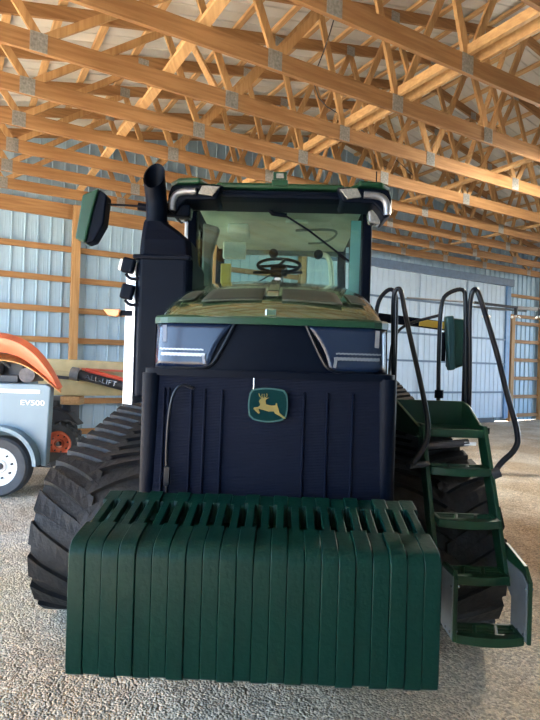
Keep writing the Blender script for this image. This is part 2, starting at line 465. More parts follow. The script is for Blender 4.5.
def front_y(x, w, y0, bow=.05, cr=.07):
    """plan curve of the nose"""
    a = abs(x) / w
    y = y0 + bow * a * a
    e = w - cr
    if abs(x) > e:
        q = (abs(x) - e) / cr; q = min(q, 1)
        y += cr * (1 - math.sqrt(max(0, 1 - q * q)))
    return y
def nose(w, y0, z0, z1, yb, lean=.0, bow=.05, cr=.07, nseg=40, rows=6):
    xs_ = [-w + 2 * w * i / nseg for i in range(nseg + 1)]
    # denser at the corners
    xs_ = sorted(set(xs_ + [sg * (w - cr + cr * math.sin(q * PI / 2 / 6)) for sg in (-1, 1) for q in range(7)]))
    R_ = []
    for j in range(rows + 1):
        z = z0 + (z1 - z0) * j / rows; ly = lean * (z - z0)
        r = [(-w, yb, z)] + [(x, front_y(x, w, y0 + ly, bow, cr), z) for x in xs_] + [(w, yb, z)]
        R_.append(r)
    return R_
# lower grille body
g = MB(); rws = nose(.655, .64, .62, 1.585, 1.9, lean=.03)
g.grid(rws)
g.add(rws[0], [tuple(range(len(rws[0])))]); g.add(rws[-1], [tuple(range(len(rws[-1])))])
P(g, 'grille', 'mesh', smooth=True)
# step ledge above the grille screen
g = MB(); r0 = nose(.662, .655, 1.565, 1.60, 1.9); g.grid(r0); g.add(r0[-1], [tuple(range(len(r0[-1])))])
P(g, 'grille_ledge', 'black', smooth=True)
# corner columns
for sx in (-1, 1):
    P(MB().cyl((sx * .615, .735, .62), (sx * .615, .735, 1.575), .052, 24), 'corner_column', 'black', smooth=True)
# pleats / hoses visible through the screen
for x in (-.545, -.52, -.40, -.33, -.24, .18, .30, .43):
    P(MB().tube([(x, front_y(x, .655, .64) - .003, .75), (x + .004, front_y(x, .655, .665) - .003, 1.50)], .006, 8), 'screen_rib', 'mesh')
P(MB().tube(smooth_path([(-.50, .655, .85), (-.515, .655, 1.2), (-.50, .655, 1.45), (-.45, .655, 1.53), (-.38, .655, 1.50)]), .008, 8), 'hose', 'black_gloss', smooth=True)
P(MB().mm((-.52, .64, 1.0), (-.49, .66, 1.10)), 'hose_clip', 'black_gloss', bevel=.004)
# upper nose (behind the lamps)
g = MB(); r1 = nose(.625, .69, 1.59, 1.86, 1.9, lean=.12, bow=.07, cr=.1); g.grid(r1)
P(g, 'nose_panel', 'black', smooth=True)
# headlights
def nose_pt(x, z, off=0.):
    y = front_y(x, .625, .69 + .12 * (z - 1.59), .07, .1)
    return Vector((x, y - off, z))
for sx in (-1, 1):
    # lens: grid between two side curves
    rows = []
    for j in range(9):
        q = j / 8; z = 1.612 + (1.845 - 1.612) * q
        xi = .31 - .10 * q * q - .02 * q; xo = .615
        rows.append([nose_pt(sx * (xi + (xo - xi) * i / 14), z, .010) for i in range(15)])
    P(MB().grid(rows), 'headlight', 'head_lens', smooth=True, solid=.012)
    hl = [o for o in TR.children if o.name.startswith('headlight')][-1]
    lb = MB()
    for i in range(12):
        x0 = .335 + .02 * i; a = nose_pt(sx * x0, 1.675, .022); b = nose_pt(sx * (x0 + .0195), 1.678, .022)
        lb.beam(a, b, .016, .01)
    lb.build('light_bar', 'trim_grey', hl)
    lb = MB()
    for i in range(12):
        x0 = .345 + .02 * i; a = nose_pt(sx * x0, 1.702, .020); b = nose_pt(sx * (x0 + .0195), 1.705, .020)
        lb.beam(a, b, .008, .008)
    lb.build('light_bar', 'trim_grey', hl)
    MB().beam(nose_pt(sx * .345, 1.675, .022), nose_pt(sx * .337, 1.63, .022), .014, .01).build('light_bar', 'trim_grey', hl)
    MB().beam(nose_pt(sx * .565, 1.83, .02), nose_pt(sx * .56, 1.74, .02), .022, .008).build('reflector', 'trim_grey', hl)
    # curved bezel below and inside the lens
    pts = [nose_pt(sx * x, z, .012) for x, z in ((.615, 1.606), (.5, 1.603), (.36, 1.605), (.30, 1.622), (.265, 1.68), (.22, 1.77), (.185, 1.85))]
    P(MB().tube(smooth_path(pts), .009, 8), 'headlight_bezel', 'black_gloss', smooth=True)
# badge pin above the emblem
P(MB().tube([(-.075, .66, 1.50), (-.075, .66, 1.60)], .003, 6), 'latch_wire', 'silver')
# emblem
ez = 1.43; ey = .655
def shield_pts(w, h):
    pts = []
    for i in range(8): q = -1 + 2 * i / 7; pts.append((q * w * .80, h * (1 - .12 * q * q)))
    for i in range(1, 8): q = 1 - 2 * i / 8; pts.append((w * (.88 + .12 * (1 - q * q)) , h * q * .88))
    for i in range(8): q = 1 - 2 * i / 7; pts.append((q * w * .72, -h * (1 - .14 * q * q)))
    for i in range(1, 8): q = -1 + 2 * i / 8; pts.append((-w * (.86 + .12 * (1 - q * q)), h * q * .88))
    return pts
em = MB().prism([(x, z + ez) for x, z in shield_pts(.103, .088)], 'y', ey - .012, ey).build('emblem', 'logo_line', TR)
MB().prism([(x, z + ez) for x, z in shield_pts(.095, .080)], 'y', ey - .014, ey - .008).build('emblem_field', 'logo_green', em)
def lg(px, py): return ((px - 268) / 290 * .206, ez - (py - 268) / 265 * .176)
deer = [(203, 240), (214, 222), (226, 214), (250, 214), (278, 209), (250, 228), (248, 245), (256, 262), (290, 270), (322, 268), (326, 248), (334, 250), (338, 272), (347, 298), (352, 322), (378, 345), (400, 366), (384, 366), (352, 346), (322, 330), (312, 314), (275, 316), (240, 306), (205, 298), (190, 300), (214, 330), (204, 336), (166, 300), (170, 288), (198, 284), (216, 268), (224, 252), (222, 240)]
dm = MB(); bm = bmesh.new()
vs = [bm.verts.new((lg(*p)[0], ey - .016, lg(*p)[1])) for p in deer]
f = bm.faces.new(vs); bmesh.ops.triangulate(bm, faces=[f])
ret = bmesh.ops.extrude_face_region(bm, geom=list(bm.faces)); 
for e in ret['geom']:
    if isinstance(e, bmesh.types.BMVert): e.co.y += .004
bm.verts.index_update()
dm.add([v.co.copy() for v in bm.verts], [tuple(v.index for v in f.verts) for f in bm.faces]); bm.free()
for st in ([(226, 216), (208, 200), (204, 180)], [(232, 214), (224, 200), (226, 182)], [(240, 214), (244, 196), (238, 182)], [(246, 214), (262, 198), (258, 178)]):
    dm.tube([(lg(*p)[0], ey - .0145, lg(*p)[1]) for p in st], .0022, 6)
dm.build('leaping_deer', 'logo_yellow', em)
# hood shell
hood = MB(); rows = []
ysec = [(.70, .632, 1.865, .02), (.74, .634, 1.89, .035), (.85, .634, 1.94, .045), (1.1, .63, 2.015, .045), (1.5, .622, 2.11, .045), (2.0, .605, 2.215, .04), (2.35, .585, 2.28, .035), (2.50, .565, 2.295, .025)]
def hood_sec(y, w, z, cr, fr=False):
    r = []
    n = 28
    for i in range(n + 1):
        a = -1 + 2 * i / n
        x = w * a
        # corner radius
        e = abs(a)
        zz = z + cr * (1 - a * a)
        if e > .86: zz -= .075 * (1 - math.sqrt(max(0, 1 - ((e - .86) / .14) ** 2)))
        yy = y + (.07 * a * a + (.09 * ((e - .8) / .2) ** 2 if e > .8 else 0)) * max(0, 1 - (y - .7) / .8)
        r.append((x, yy, zz))
    return r
first = hood_sec(.70, .632, 1.865, .02)
lipb = [(x, y + .004, 1.855 - .0 + 0 * z) for x, y, z in first]
rows = [[(x, y, 1.845) for x, y, z in first], [(x, y - .004, max(1.862, min(z, 1.885)) ) for x, y, z in first]]
lip = [[(x * 1.004, y - .012, 1.842) for x, y, z in first], [(x * 1.004, y - .012, 1.872) for x, y, z in first], [(x, y + .01, 1.884) for x, y, z in first]]
for q in ysec[1:]: rows.append(hood_sec(*q))
hood.grid(rows)
# side skirts
for sx, idx in ((-1, 0), (1, -1)):
    a = [r[idx] for r in rows[1:]]
    hood.grid([[(p[0], p[1], p[2]) for p in a], [(p[0] * 1.01, p[1], 1.58) for p in a]])
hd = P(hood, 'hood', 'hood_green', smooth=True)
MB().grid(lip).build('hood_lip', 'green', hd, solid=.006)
# raised centre spine with two dark vent panels
def hood_z(x, y):
    for q0, q1 in zip(ysec, ysec[1:]):
        if q0[0] <= y <= q1[0]:
            t = (y - q0[0]) / (q1[0] - q0[0]); w = q0[1] + (q1[1] - q0[1]) * t; z = q0[2] + (q1[2] - q0[2]) * t; c = q0[3] + (q1[3] - q0[3]) * t
            return z + c * (1 - (x / w) ** 2)
    return ysec[-1][2]
def patch(xa, xb, ya, yb, off, n=8, taper=0.):
    rws = []
    for j in range(n + 1):
        y = ya + (yb - ya) * j / n; tp = 1 - taper * j / n
        rws.append([((xa + (xb - xa) * i / n) * tp, y, hood_z((xa + (xb - xa) * i / n) * tp, y) + off) for i in range(n + 1)])
    return rws
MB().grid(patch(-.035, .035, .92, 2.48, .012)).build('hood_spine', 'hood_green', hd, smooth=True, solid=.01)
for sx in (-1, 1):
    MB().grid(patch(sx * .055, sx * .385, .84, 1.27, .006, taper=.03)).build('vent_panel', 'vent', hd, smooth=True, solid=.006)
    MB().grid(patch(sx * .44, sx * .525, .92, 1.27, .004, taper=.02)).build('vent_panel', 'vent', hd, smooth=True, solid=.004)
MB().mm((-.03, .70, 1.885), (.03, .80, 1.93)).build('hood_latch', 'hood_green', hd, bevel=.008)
MB().mm((-.025, 2.36, 2.29), (.025, 2.42, 2.35)).build('hood_camera', 'white', hd, bevel=.01)

# chassis, front bracket that carries the weights
P(MB().mm((-.35, .58, .42), (.35, 1.9, .8)), 'front_frame', 'black', bevel=.02)
P(MB().mm((-.73, .50, .56), (.73, .585, .66)), 'weight_bracket', 'green', bevel=.01)
P(MB().mm((-.4, 1.6, .45), (.4, 4.9, 1.3)), 'chassis', 'dark', bevel=.03)
P(MB().cyl((-.85, 1.48, .5), (.85, 1.48, .5), .09), 'front_axle', 'dark')
P(MB().cyl((-.85, 4.2, .72), (.85, 4.2, .72), .14), 'rear_axle', 'dark')

# ---------------- tracks
def belt_path(n=260):
    c1 = Vector((1.48, .50)); r1 = .452; c2 = Vector((4.2, .745)); r2 = .695
    d = c2 - c1; D = d.length; th = math.atan2(d.y, d.x)
    # external tangent (top)
    al = math.acos((r1 - r2) / D)
    pts = []
    def arc(c, r, a0, a1, m):
        return [(c + Vector((math.cos(a0 + (a1 - a0) * i / m), math.sin(a0 + (a1 - a0) * i / m))) * r) for i in range(m + 1)]
    # go: bottom of idler -> front -> top -> rear wheel top -> rear -> bottom
    a_top = th + al
    p = arc(c1, r1, -PI / 2 , -PI - (PI - a_top) + 0 * PI, 40) if False else arc(c1, r1, 1.5 * PI, a_top, 40)
    q = arc(c2, r2, a_top, -PI / 2, 50)
    pts = p + q + [p[0]]
    # resample
    L = [0]
    for a, b in zip(pts, pts[1:]): L.append(L[-1] + (b - a).length)
    tot = L[-1]; out = []
    def at(s):
        s %= tot
        lo = 0
        for i in range(len(L) - 1):
            if L[i] <= s <= L[i + 1]:
                t = (s - L[i]) / max(1e-9, L[i + 1] - L[i]); pp = pts[i].lerp(pts[i + 1], t)
                dd = (pts[i + 1] - pts[i])
                if dd.length < 1e-9: dd = pts[(i + 2) % len(pts)] - pts[i]
                return pp, dd.normalized()
        return pts[-1], (pts[-1] - pts[-2]).normalized()
    return at, tot
at_, TOT = belt_path()
def bp3(s, x, h):
    p, d = at_(s); 
    # smooth normal
    p1, d1 = at_(s - .03); p2, d2 = at_(s + .03); dd = (d1 + d2).normalized()
    nrm = Vector((-dd.y, dd.x))      # outward: path runs up the front, over the top
    return Vector((x, p.x + nrm.x * h, p.y + nrm.y * h))
W0, W1 = .77, 1.37
def make_track(sx):
    tk = MB(); n = 150
    outer = []; 
    for i in range(n):
        s = TOT * i / n
        outer.append([bp3(s, sx * W0, -.035), bp3(s, sx * W0, .012), bp3(s, sx * (W0 + .05), .018), bp3(s, sx * (W1 - .05), .018), bp3(s, sx * W1, .012), bp3(s, sx * W1, -.035)])
    outer.append(outer[0]); tk.grid(outer, close=True)
    NL = 51; pitch = TOT / NL; xc = (W0 + W1) / 2
    for side in (0, 1):
        for k in range(NL):
            s0 = (k + (.5 if side else 0)) * pitch
            xa, xb = (xc - .035, W1 + .004) if side == 0 else (xc + .035, W0 - .012)
            m = 6; rows = []
            for i in range(m + 1):
                q = i / m; x = xa + (xb - xa) * q
                s = s0 + .205 * (q ** .9) - .1
                hw = .062 - .010 * math.sin(q * PI)
                hw = hw * (1 if q < .85 else 1.15)
                H = .042
                rows.append([bp3(s - hw, sx * x, .001), bp3(s - hw * .8, sx * x, H), bp3(s + hw * .8, sx * x, H), bp3(s + hw, sx * x, .001)])
            o_ = len(tk.v); tk.grid(rows)
            tk.f.append((o_, o_ + 1, o_ + 2, o_ + 3)); e = o_ + m * 4; tk.f.append((e + 3, e + 2, e + 1, e))
            # shoulder wrap at the outer edge
    tr = P(tk, 'track_belt', 'rubber')
    def wheel(y, z, r, name, hub):
        w = MB().lathe((sx * xc, y, z), [(0, -.22), (r * .75, -.22), (r * .8, -.26), (r, -.26), (r, -.06), (r * .55, -.05), (r * .55, .05), (r, .06), (r, .26), (r * .8, .26), (r * .75, .2), (hub, .16), (hub, .24), (0, .24)], 'x', 36)
        P(w, name, 'green' if r > .3 else 'dark', smooth=True)
    wheel(1.48, .5, .41, 'idler_wheel', .12); wheel(4.2, .745, .65, 'drive_wheel', .2)
    for y in (2.3, 2.75, 3.2):
        wheel(y, .27, .205, 'roller_wheel', .06)
    P(MB().mm((sx * (xc - .12), 1.7, .5), (sx * (xc + .12), 4.1, .72)), 'track_frame', 'green', bevel=.03)
for sx in (-1, 1): make_track(sx)

# ---------------- cab
CY = 2.62
def pil(a, b, w, t, mat='black', name='cab_pillar'):
    return P(MB().beam(a, b, w, t, (0, 1, 0)), name, mat, bevel=.012)
P(MB().prism([(2.66, 1.15), (4.2, 1.15), (4.3, 2.05), (2.60, 2.05)], 'x', -.78, .78), 'cab_base', 'black', bevel=.03)
for sx in (-1, 1):
    pil((sx * .76, 2.64, 2.0), (sx * .765, 2.66, 3.0), .085, .10)
    pil((sx * .77, 3.6, 2.0), (sx * .75, 3.6, 3.0), .06, .08)
    pil((sx * .72, 4.2, 2.0), (sx * .70, 4.16, 3.0), .09, .09)
P(MB().beam((-.72, 4.2, 2.06), (.72, 4.2, 2.06), .10, .06, (0, 1, 0)), 'rear_sill', 'black')
P(MB().beam((-.72, 4.16, 2.93), (.72, 4.16, 2.93), .08, .06, (0, 1, 0)), 'rear_header', 'cabtrim')
P(MB().prism([(-.72, 2.04), (.72, 2.04), (.725, 3.0), (-.725, 3.0)], 'y', 2.60, 2.606), 'windshield', 'glass')
P(MB().prism([(-.68, 2.1), (.68, 2.1), (.66, 2.9), (-.66, 2.9)], 'y', 4.22, 4.226), 'rear_window', 'glass')
for sx in (-1, 1):
    P(MB().prism([(2.7, 2.06), (4.15, 2.06), (4.1, 2.96), (2.72, 2.96)], 'x', sx * .785, sx * .79), 'side_window', 'glass')
# light tinted strip inside the right pillar, dark lining inside the left one
P(MB().beam((.67, 2.72, 2.1), (.68, 2.74, 2.93), .09, .03, (0, 1, 0)), 'pillar_trim_or_glare', 'cyanglass')
P(MB().beam((-.815, 2.60, 1.9), (-.815, 2.62, 2.85), .03, .04, (0, 1, 0)), 'pillar_trim_or_glare', 'side_glare', bevel=.006)  # pale strip paints the daylight on the left cab frame
P(MB().prism([(-.70, 2.08), (-.60, 2.08), (-.62, 2.6), (-.55, 2.86), (-.70, 2.9)], 'y', 2.78, 2.9), 'pillar_lining', 'cabtrim', bevel=.02)
# headliner
P(MB().prism([(2.66, 2.985), (4.15, 2.94), (4.15, 3.0), (2.66, 3.0)], 'x', -.72, .72), 'headliner', 'liner', bevel=.01)
P(MB().tube(smooth_path([(.15, 3.2, 2.945), (.5, 3.1, 2.945), (.58, 3.3, 2.945), (.48, 3.7, 2.945), (.3, 3.75, 2.945)]), .012, 6), 'roof_hatch_seam', 'cabtrim')
P(MB().mm((.05, 2.85, 2.93), (.25, 2.98, 2.965)), 'sun_visor', 'liner', bevel=.01)
P(MB().mm((-.5, 3.0, 2.86), (-.3, 3.3, 2.96)), 'roof_console', 'liner', bevel=.02)
P(MB().mm((-.54, 3.0, 2.62), (-.32, 3.06, 2.78)), 'display_screen', 'liner', bevel=.015)
P(MB().mm((-.56, 3.05, 2.30), (-.46, 3.09, 2.58)), 'yellow_label', 'yellow', bevel=.01)
P(MB().cyl((-.08, 3.9, 2.86), (-.08, 3.95, 2.86), .05), 'roof_speaker', 'black')
P(MB().cyl((.42, 3.9, 2.86), (.42, 3.95, 2.86), .05), 'roof_speaker', 'black')
P(MB().tube(smooth_path([(.44, 4.1, 2.9), (.55, 4.0, 2.86), (.58, 3.95, 2.6), (.60, 3.9, 2.1)]), .03, 8), 'door_frame', 'liner', smooth=True)
P(MB().prism([(-.6, 2.0), (.6, 2.0), (.55, 2.2), (-.55, 2.2)], 'y', 2.75, 2.95), 'dashboard', 'cabtrim', bevel=.03)
# steering wheel
sw = MB(); cx, cy, cz = .0, 3.0, 2.565
tilt = Matrix.Rotation(math.radians(-62), 3, 'X')
ring = [Vector((cx, cy, cz)) + tilt @ Vector((.20 * math.cos(a), 0, .20 * math.sin(a))) for a in [2 * PI * i / 28 for i in range(29)]]
sw.tube(ring, .016, 8, caps=False)
for a in (PI / 2 - .3, PI + .3, -.3):
    sw.tube([(cx, cy, cz), Vector((cx, cy, cz)) + tilt @ Vector((.2 * math.cos(a), 0, .2 * math.sin(a)))], .014, 6)
so = P(sw, 'steering_wheel', 'black', smooth=True)
MB().cyl((cx, cy + .02, cz - .02), (cx, cy - .22, cz - .5), .045).build('steering_column', 'black', so, smooth=True)
MB().box((cx, cy - .02, cz - .06), (.16, .08, .10)).build('instrument_pod', 'black', so, bevel=.02)
MB().tube([(cx - .24, cy - .04, cz - .08), (cx + .22, cy - .04, cz - .07)], .014, 8).build('control_stalk', 'black', so)
# seat
P(MB().prism([(3.55, 2.0), (3.95, 2.0), (4.0, 2.28), (3.92, 2.3), (3.85, 2.1), (3.55, 2.1)], 'x', -.25, .25), 'driver_seat', 'cabtrim', bevel=.03)
# roof
roof_plan = [(-.50, 2.20), (.50, 2.20), (.545, 2.30), (.62, 2.10), (.80, 2.12), (.875, 2.22), (.88, 2.5), (.86, 4.2), (.7, 4.45), (-.7, 4.45), (-.86, 4.2), (-.88, 2.5), (-.875, 2.22), (-.80, 2.12), (-.62, 2.10), (-.545, 2.30)]
rf = P(MB().prism(roof_plan, 'z', 3.035, 3.08), 'roof', 'green', bevel=.02)
MB().prism([(x * .85, 2.9 + (y - 2.9) * .75) for x, y in roof_plan], 'z', 3.06, 3.10).build('roof_cap', 'green', rf, bevel=.03)
# dark fascia under the roof front
MB().prism([(2.24, 3.02), (2.62, 3.01), (2.62, 2.955), (2.34, 2.96), (2.24, 2.97)], 'x', -.56, .56).build('roof_fascia', 'black', rf, bevel=.01)
MB().prism([(x * .96, 2.6 + (y - 2.6) * .93) for x, y in roof_plan], 'z', 3.002, 3.02).build('roof_underside', 'black', rf)
for sx in (-1, 1):
    # corner lamp housing
    MB().prism([(sx * .45, 3.045), (sx * .86, 3.03), (sx * .885, 2.95), (sx * .885, 2.84), (sx * .83, 2.80), (sx * .79, 2.87), (sx * .74, 2.92), (sx * .50, 2.925)], 'y', 2.16, 2.5).build('lamp_housing', 'black', rf, bevel=.015)
    MB().prism([(sx * .47, 3.02), (sx * .61, 3.03), (sx * .645, 2.96), (sx * .53, 2.945)], 'y', 2.135, 2.17).build('roof_lamp', 'lens', rf, bevel=.006)
    MB().tube(smooth_path([(sx * .66, 2.145, 2.98), (sx * .80, 2.15, 2.975), (sx * .845, 2.155, 2.92), (sx * .85, 2.16, 2.83)]), .028, 10).build('lamp_trim', 'trim_grey', rf, smooth=True)
    MB().prism([(sx * .72, 2.90), (sx * .80, 2.93), (sx * .835, 2.86), (sx * .82, 2.79), (sx * .73, 2.81)], 'y', 2.30, 2.40).build('roof_lamp', 'lens', rf, bevel=.015)
# receiver dome bracket on the roof centre
MB().mm((-.065, 2.18, 3.05), (.065, 2.34, 3.10)).build('camera_bracket', 'green', rf, bevel=.008)
cb = MB().mm((-.055, 2.19, 3.10), (.055, 2.30, 3.165)).build('roof_camera', 'green', rf, bevel=.008)
MB().mm((-.03, 2.183, 3.11), (.03, 2.192, 3.15)).build('camera_window', 'lens', rf, bevel=.004)
MB().tube([(.78, 2.3, 3.05), (.78, 2.3, 3.22)], .005, 6).build('antenna', 'black', rf)
# wiper
P(MB().tube([(.03, 2.57, 2.93), (.25, 2.575, 2.80), (.61, 2.58, 2.54)], .009, 8), 'wiper', 'black')
P(MB().tube([(-.12, 2.56, 3.0), (-.06, 2.56, 2.93), (.06, 2.57, 2.92)], .02, 8), 'wiper_motor', 'black')
P(MB().tube([(-.36, 2.9, 2.28), (-.06, 3.2, 2.52)], .006, 6), 'lever', 'black')

# ---------------- exhaust side (left of the picture)
EY = 1.9
bx = MB().prism([(-1.03, EY + .05), (-.985, EY - .02), (-.64, EY - .02), (-.60, EY + .03), (-.60, EY + .62), (-1.03, EY + .62)], 'z', 1.36, 2.405)
eb = P(bx, 'exhaust_box', 'black', bevel=.02, loc=(-.03, 0, 0))
MB().prism([(-1.12, EY + .10), (-1.035, EY + .02), (-1.025, EY + .02), (-1.025, EY + .5), (-1.11, EY + .45)], 'z', 1.30, 2.37).build('painted_glare_strip', 'side_glare', eb)  # light strip paints the glare on the side of the glossy black box
MB().mm((-1.04, EY - .04, 2.385), (-.61, EY + .6, 2.42)).build('box_lid', 'black', eb, bevel=.012)
cone = MB(); rowsc = []
for z, x0, x1, y0, y1 in ((2.41, -1.045, -.64, EY + .02, EY + .42), (2.55, -1.045, -.66, EY + .05, EY + .40), (2.63, -1.045, -.76, EY + .08, EY + .36), (2.70, -1.04, -.86, EY + .1, EY + .32)):
    rowsc.append([(x0 + .04, y0, z), (x1 - .04, y0, z), (x1, y0 + .04, z), (x1, y1 - .04, z), (x1 - .04, y1, z), (x0 + .04, y1, z), (x0, y1 - .04, z), (x0, y0 + .04, z)])
cone.grid(rowsc, close=True); cone.add(rowsc[-1], [tuple(range(8))])
P(cone, 'exhaust_cowl', 'black', bevel=.008)
# stack with slanted open mouth turned to the front
st = MB(); rad = .082; pts = [(-.955, EY + .2, 2.60), (-.955, EY + .2, 2.78), (-.957, EY + .2, 2.86), (-.965, EY + .19, 3.08), (-.975, EY + .16, 3.17)]
n = 24; ringsO = []; 
for i, p in enumerate(pts):
    r = []
    for k in range(n):
        a = 2 * PI * k / n; q = Vector((math.cos(a) * rad, math.sin(a) * rad, 0))
        z = p[2]
        if i == len(pts) - 1: z = 3.07 + q.y * 1.5
        if i == len(pts) - 2: z = 2.93 + q.y * .6
        r.append((p[0] + q.x, p[1] + q.y, z))
    ringsO.append(r)
inner = [[(-.96 + (x + .96) * .9, EY + .18 + (y - EY - .18) * .9, z - .002) for x, y, z in r] for r in ringsO[::-1]]
st.grid(ringsO + inner[:3], close=True)
P(st, 'exhaust_stack', 'black', smooth=True)
P(MB().cyl((-.955, EY + .2, 2.58), (-.955, EY + .2, 2.72), .093, 24), 'stack_collar', 'black', smooth=True)
# brackets with two work lamps and an amber marker
for z, white in ((2.335, True), (2.14, False)):
    br = P(MB().tube(smooth_path([(-1.0, EY - .0, z - .09), (-1.09, EY - .0, z - .10), (-1.125, EY - .0, z - .06)]), .012, 8), 'lamp_bracket', 'black', smooth=True)
    R = Matrix.Rotation(math.radians(12), 3, 'Y')
    MB().box((-1.105, EY - .01, z), (.095, .06, .115), R).build('work_lamp', 'black', br, bevel=.016)
    if white: MB().box((-1.145, EY - .0, z + .003), (.05, .07, .085), R).build('lamp_face', 'white', br, bevel=.01)
am = P(MB().beam((-1.18, EY + .05, 1.985), (-1.03, EY + .05, 1.985), .04, .04), 'marker_bracket', 'black')
MB().prism([(-1.29, 2.01), (-1.16, 2.01), (-1.17, 1.97), (-1.19, 1.955), (-1.25, 1.96)], 'y', EY + .0, EY + .06).build('amber_marker', 'amber', am, bevel=.006)
# left mirror on its arm
ma = P(MB().beam((-.72, 2.25, 2.845), (-1.06, 2.2, 2.85), .10, .08, (0, 1, 0)), 'mirror_arm', 'black', bevel=.015)
MB().tube([(-1.05, 2.2, 2.855), (-1.13, 2.19, 2.865)], .03, 10).build('arm_joint', 'black', ma)
MB().tube([(-1.12, 2.19, 2.865), (-1.40, 2.17, 2.87)], .009, 8).build('arm_rod', 'black', ma)
mc = MB()
front = [(-1.375, 2.955), (-1.285, 2.985), (-1.24, 2.94), (-1.25, 2.80), (-1.30, 2.70), (-1.345, 2.64), (-1.43, 2.665)]
mh = P(MB().prism([(-1.56, 2.574), (-1.51, 2.92), (-1.385, 2.972), (-1.43, 2.78), (-1.48, 2.54)], 'y', 2.09, 2.25), 'mirror', 'green', bevel=.012, loc=(-.035, 0, 0))
MB().prism([(-1.482, 2.538), (-1.432, 2.78), (-1.387, 2.972), (-1.325, 2.925), (-1.345, 2.70), (-1.42, 2.56)], 'y', 2.11, 2.24).build('mirror_back', 'black', mh, bevel=.012)

# ---------------- access ladder on the right
GRN = 'green'
def step(y0, z, x0, x1, dep=.17, parent=None):
    st_ = MB()
    # curved front lip
    pts = []
    for i in range(9):
        a = -1 + i / 4; pts.append(((x0 + x1) / 2 + a * (x1 - x0) / 2, y0 + .035 * a * a))
    poly = pts + [(x1, y0 + .045 + .012), (x0, y0 + .045 + .012)]
    st_.prism([(p[0], p[1]) for p in pts] + [(x1, y0 + .06), (x0, y0 + .06)], 'z', z - .045, z)
    st_.mm((x0, y0 + dep - .02, z - .035), (x1, y0 + dep, z))
    st_.mm((x0, y0 + .03, z - .035), (x0 + .02, y0 + dep, z)); st_.mm((x1 - .02, y0 + .03, z - .035), (x1, y0 + dep, z))
    for q in (.34, .66):
        xx = x0 + (x1 - x0) * q
        st_.beam((xx - .02, y0 + .04, z - .008), (xx + .02, y0 + dep - .01, z - .008), .012, .018, (1, 0, 0))
    for k in range(3):
        yy = y0 + .085 + k * .035
        st_.mm((x0, yy, z - .02), (x1, yy + .008, z - .004))
    return P(st_, 'step', GRN, bevel=.004)
# (local y of front lip, z, x0, x1)
SP = [(.60, .315, .975, 1.315), (.72, .569, .95, 1.285), (.85, .82, .945, 1.285), (1.02, 1.07, .945, 1.29)]
for q in SP: step(*q)
# stringers
for xx in (.933, 1.303):
    P(MB().prism([(.80, .50), (.90, .48), (1.28, 1.18), (1.30, 1.30), (1.20, 1.30)] if xx < 1.1 else [(.80, .50), (.90, .48), (1.28, 1.18), (1.30, 1.30), (1.20, 1.30)], 'x', xx - .012, xx + .012), 'stringer', GRN, bevel=.004)
# swinging lower plates: green outer rim with bare steel inner face
for xx in (.96, 1.325):
    sd = 1 if xx > 1.1 else -1
    pl = P(MB().prism([(.60, .29), (.60, .60), (.66, .66), (.90, .70), (.92, .62), (.88, .50), (.80, .44), (.80, .29)] if sd > 0 else [(.60, .29), (.60, .60), (.62, .64), (.80, .62), (.80, .29)], 'x', xx - .010, xx + .010), 'step_side_plate', GRN, bevel=.004)
    MB().prism([(.61, .30), (.61, .585), (.67, .62), (.87, .62), (.87, .50), (.79, .45), (.79, .30)] if sd > 0 else [(.61, .30), (.61, .61), (.79, .60), (.79, .30)], 'x', xx - .015, xx - .010).build('plate_lining', 'steel', pl)
    for yy, zz in ((.63, .33), (.70, .32), (.62, .56)):
        MB().cyl((xx - .02, yy, zz), (xx + .02, yy, zz), .007, 8).build('bolt', 'silver', pl)
# platform tray
PY0, PY1 = 1.20, 1.62
tr = MB()
tr.mm((.93, PY0, 1.225), (1.31, PY0 + .02, 1.275)); tr.mm((.90, PY0, 1.225), (1.30, PY1, 1.245))
P(tr, 'platform', GRN, bevel=.005)
gt = MB()
for k in range(10): gt.mm((.94, PY0 + .03 + k * .038, 1.245), (1.29, PY0 + .042 + k * .038, 1.262))
for k in range(7): gt.mm((0.95 + k * .05, PY0 + .03, 1.245), (0.96 + k * .05, PY1 - .04, 1.258))
P(gt, 'platform_grating', GRN)
P(MB().add([(.925, PY0, 1.22), (.925, PY0 + .02, 1.28), (.845, PY1, 1.43), (.845, PY1, 1.22), (.908, PY0, 1.22), (.908, PY0 + .02, 1.28), (.828, PY1, 1.43), (.828, PY1, 1.22)], [(0, 1, 2, 3), (7, 6, 5, 4), (0, 4, 5, 1), (1, 5, 6, 2), (2, 6, 7, 3), (3, 7, 4, 0)]), 'platform_side', GRN)
P(MB().prism([(PY0, 1.23), (PY1, 1.23), (PY1, 1.42), (PY0 + .3, 1.40), (PY0 + .02, 1.27)], 'x', 1.295, 1.31), 'platform_side', GRN, bevel=.005)
P(MB().mm((.828, PY1, 1.22), (1.31, PY1 + .02, 1.42)), 'platform_back', GRN, bevel=.005)
P(MB().tube([(.95, 1.19, 1.17), (1.20, 1.19, 1.20)], .022, 8), 'platform_crossbar', 'dark')
P(MB().mm((1.17, 1.17, 1.185), (1.24, 1.185, 1.205), ), 'reflective_strip', 'white')
# walkway by the cab
P(MB().mm((.80, 1.65, 1.20), (1.50, 2.3, 1.24)), 'walkway', 'black')
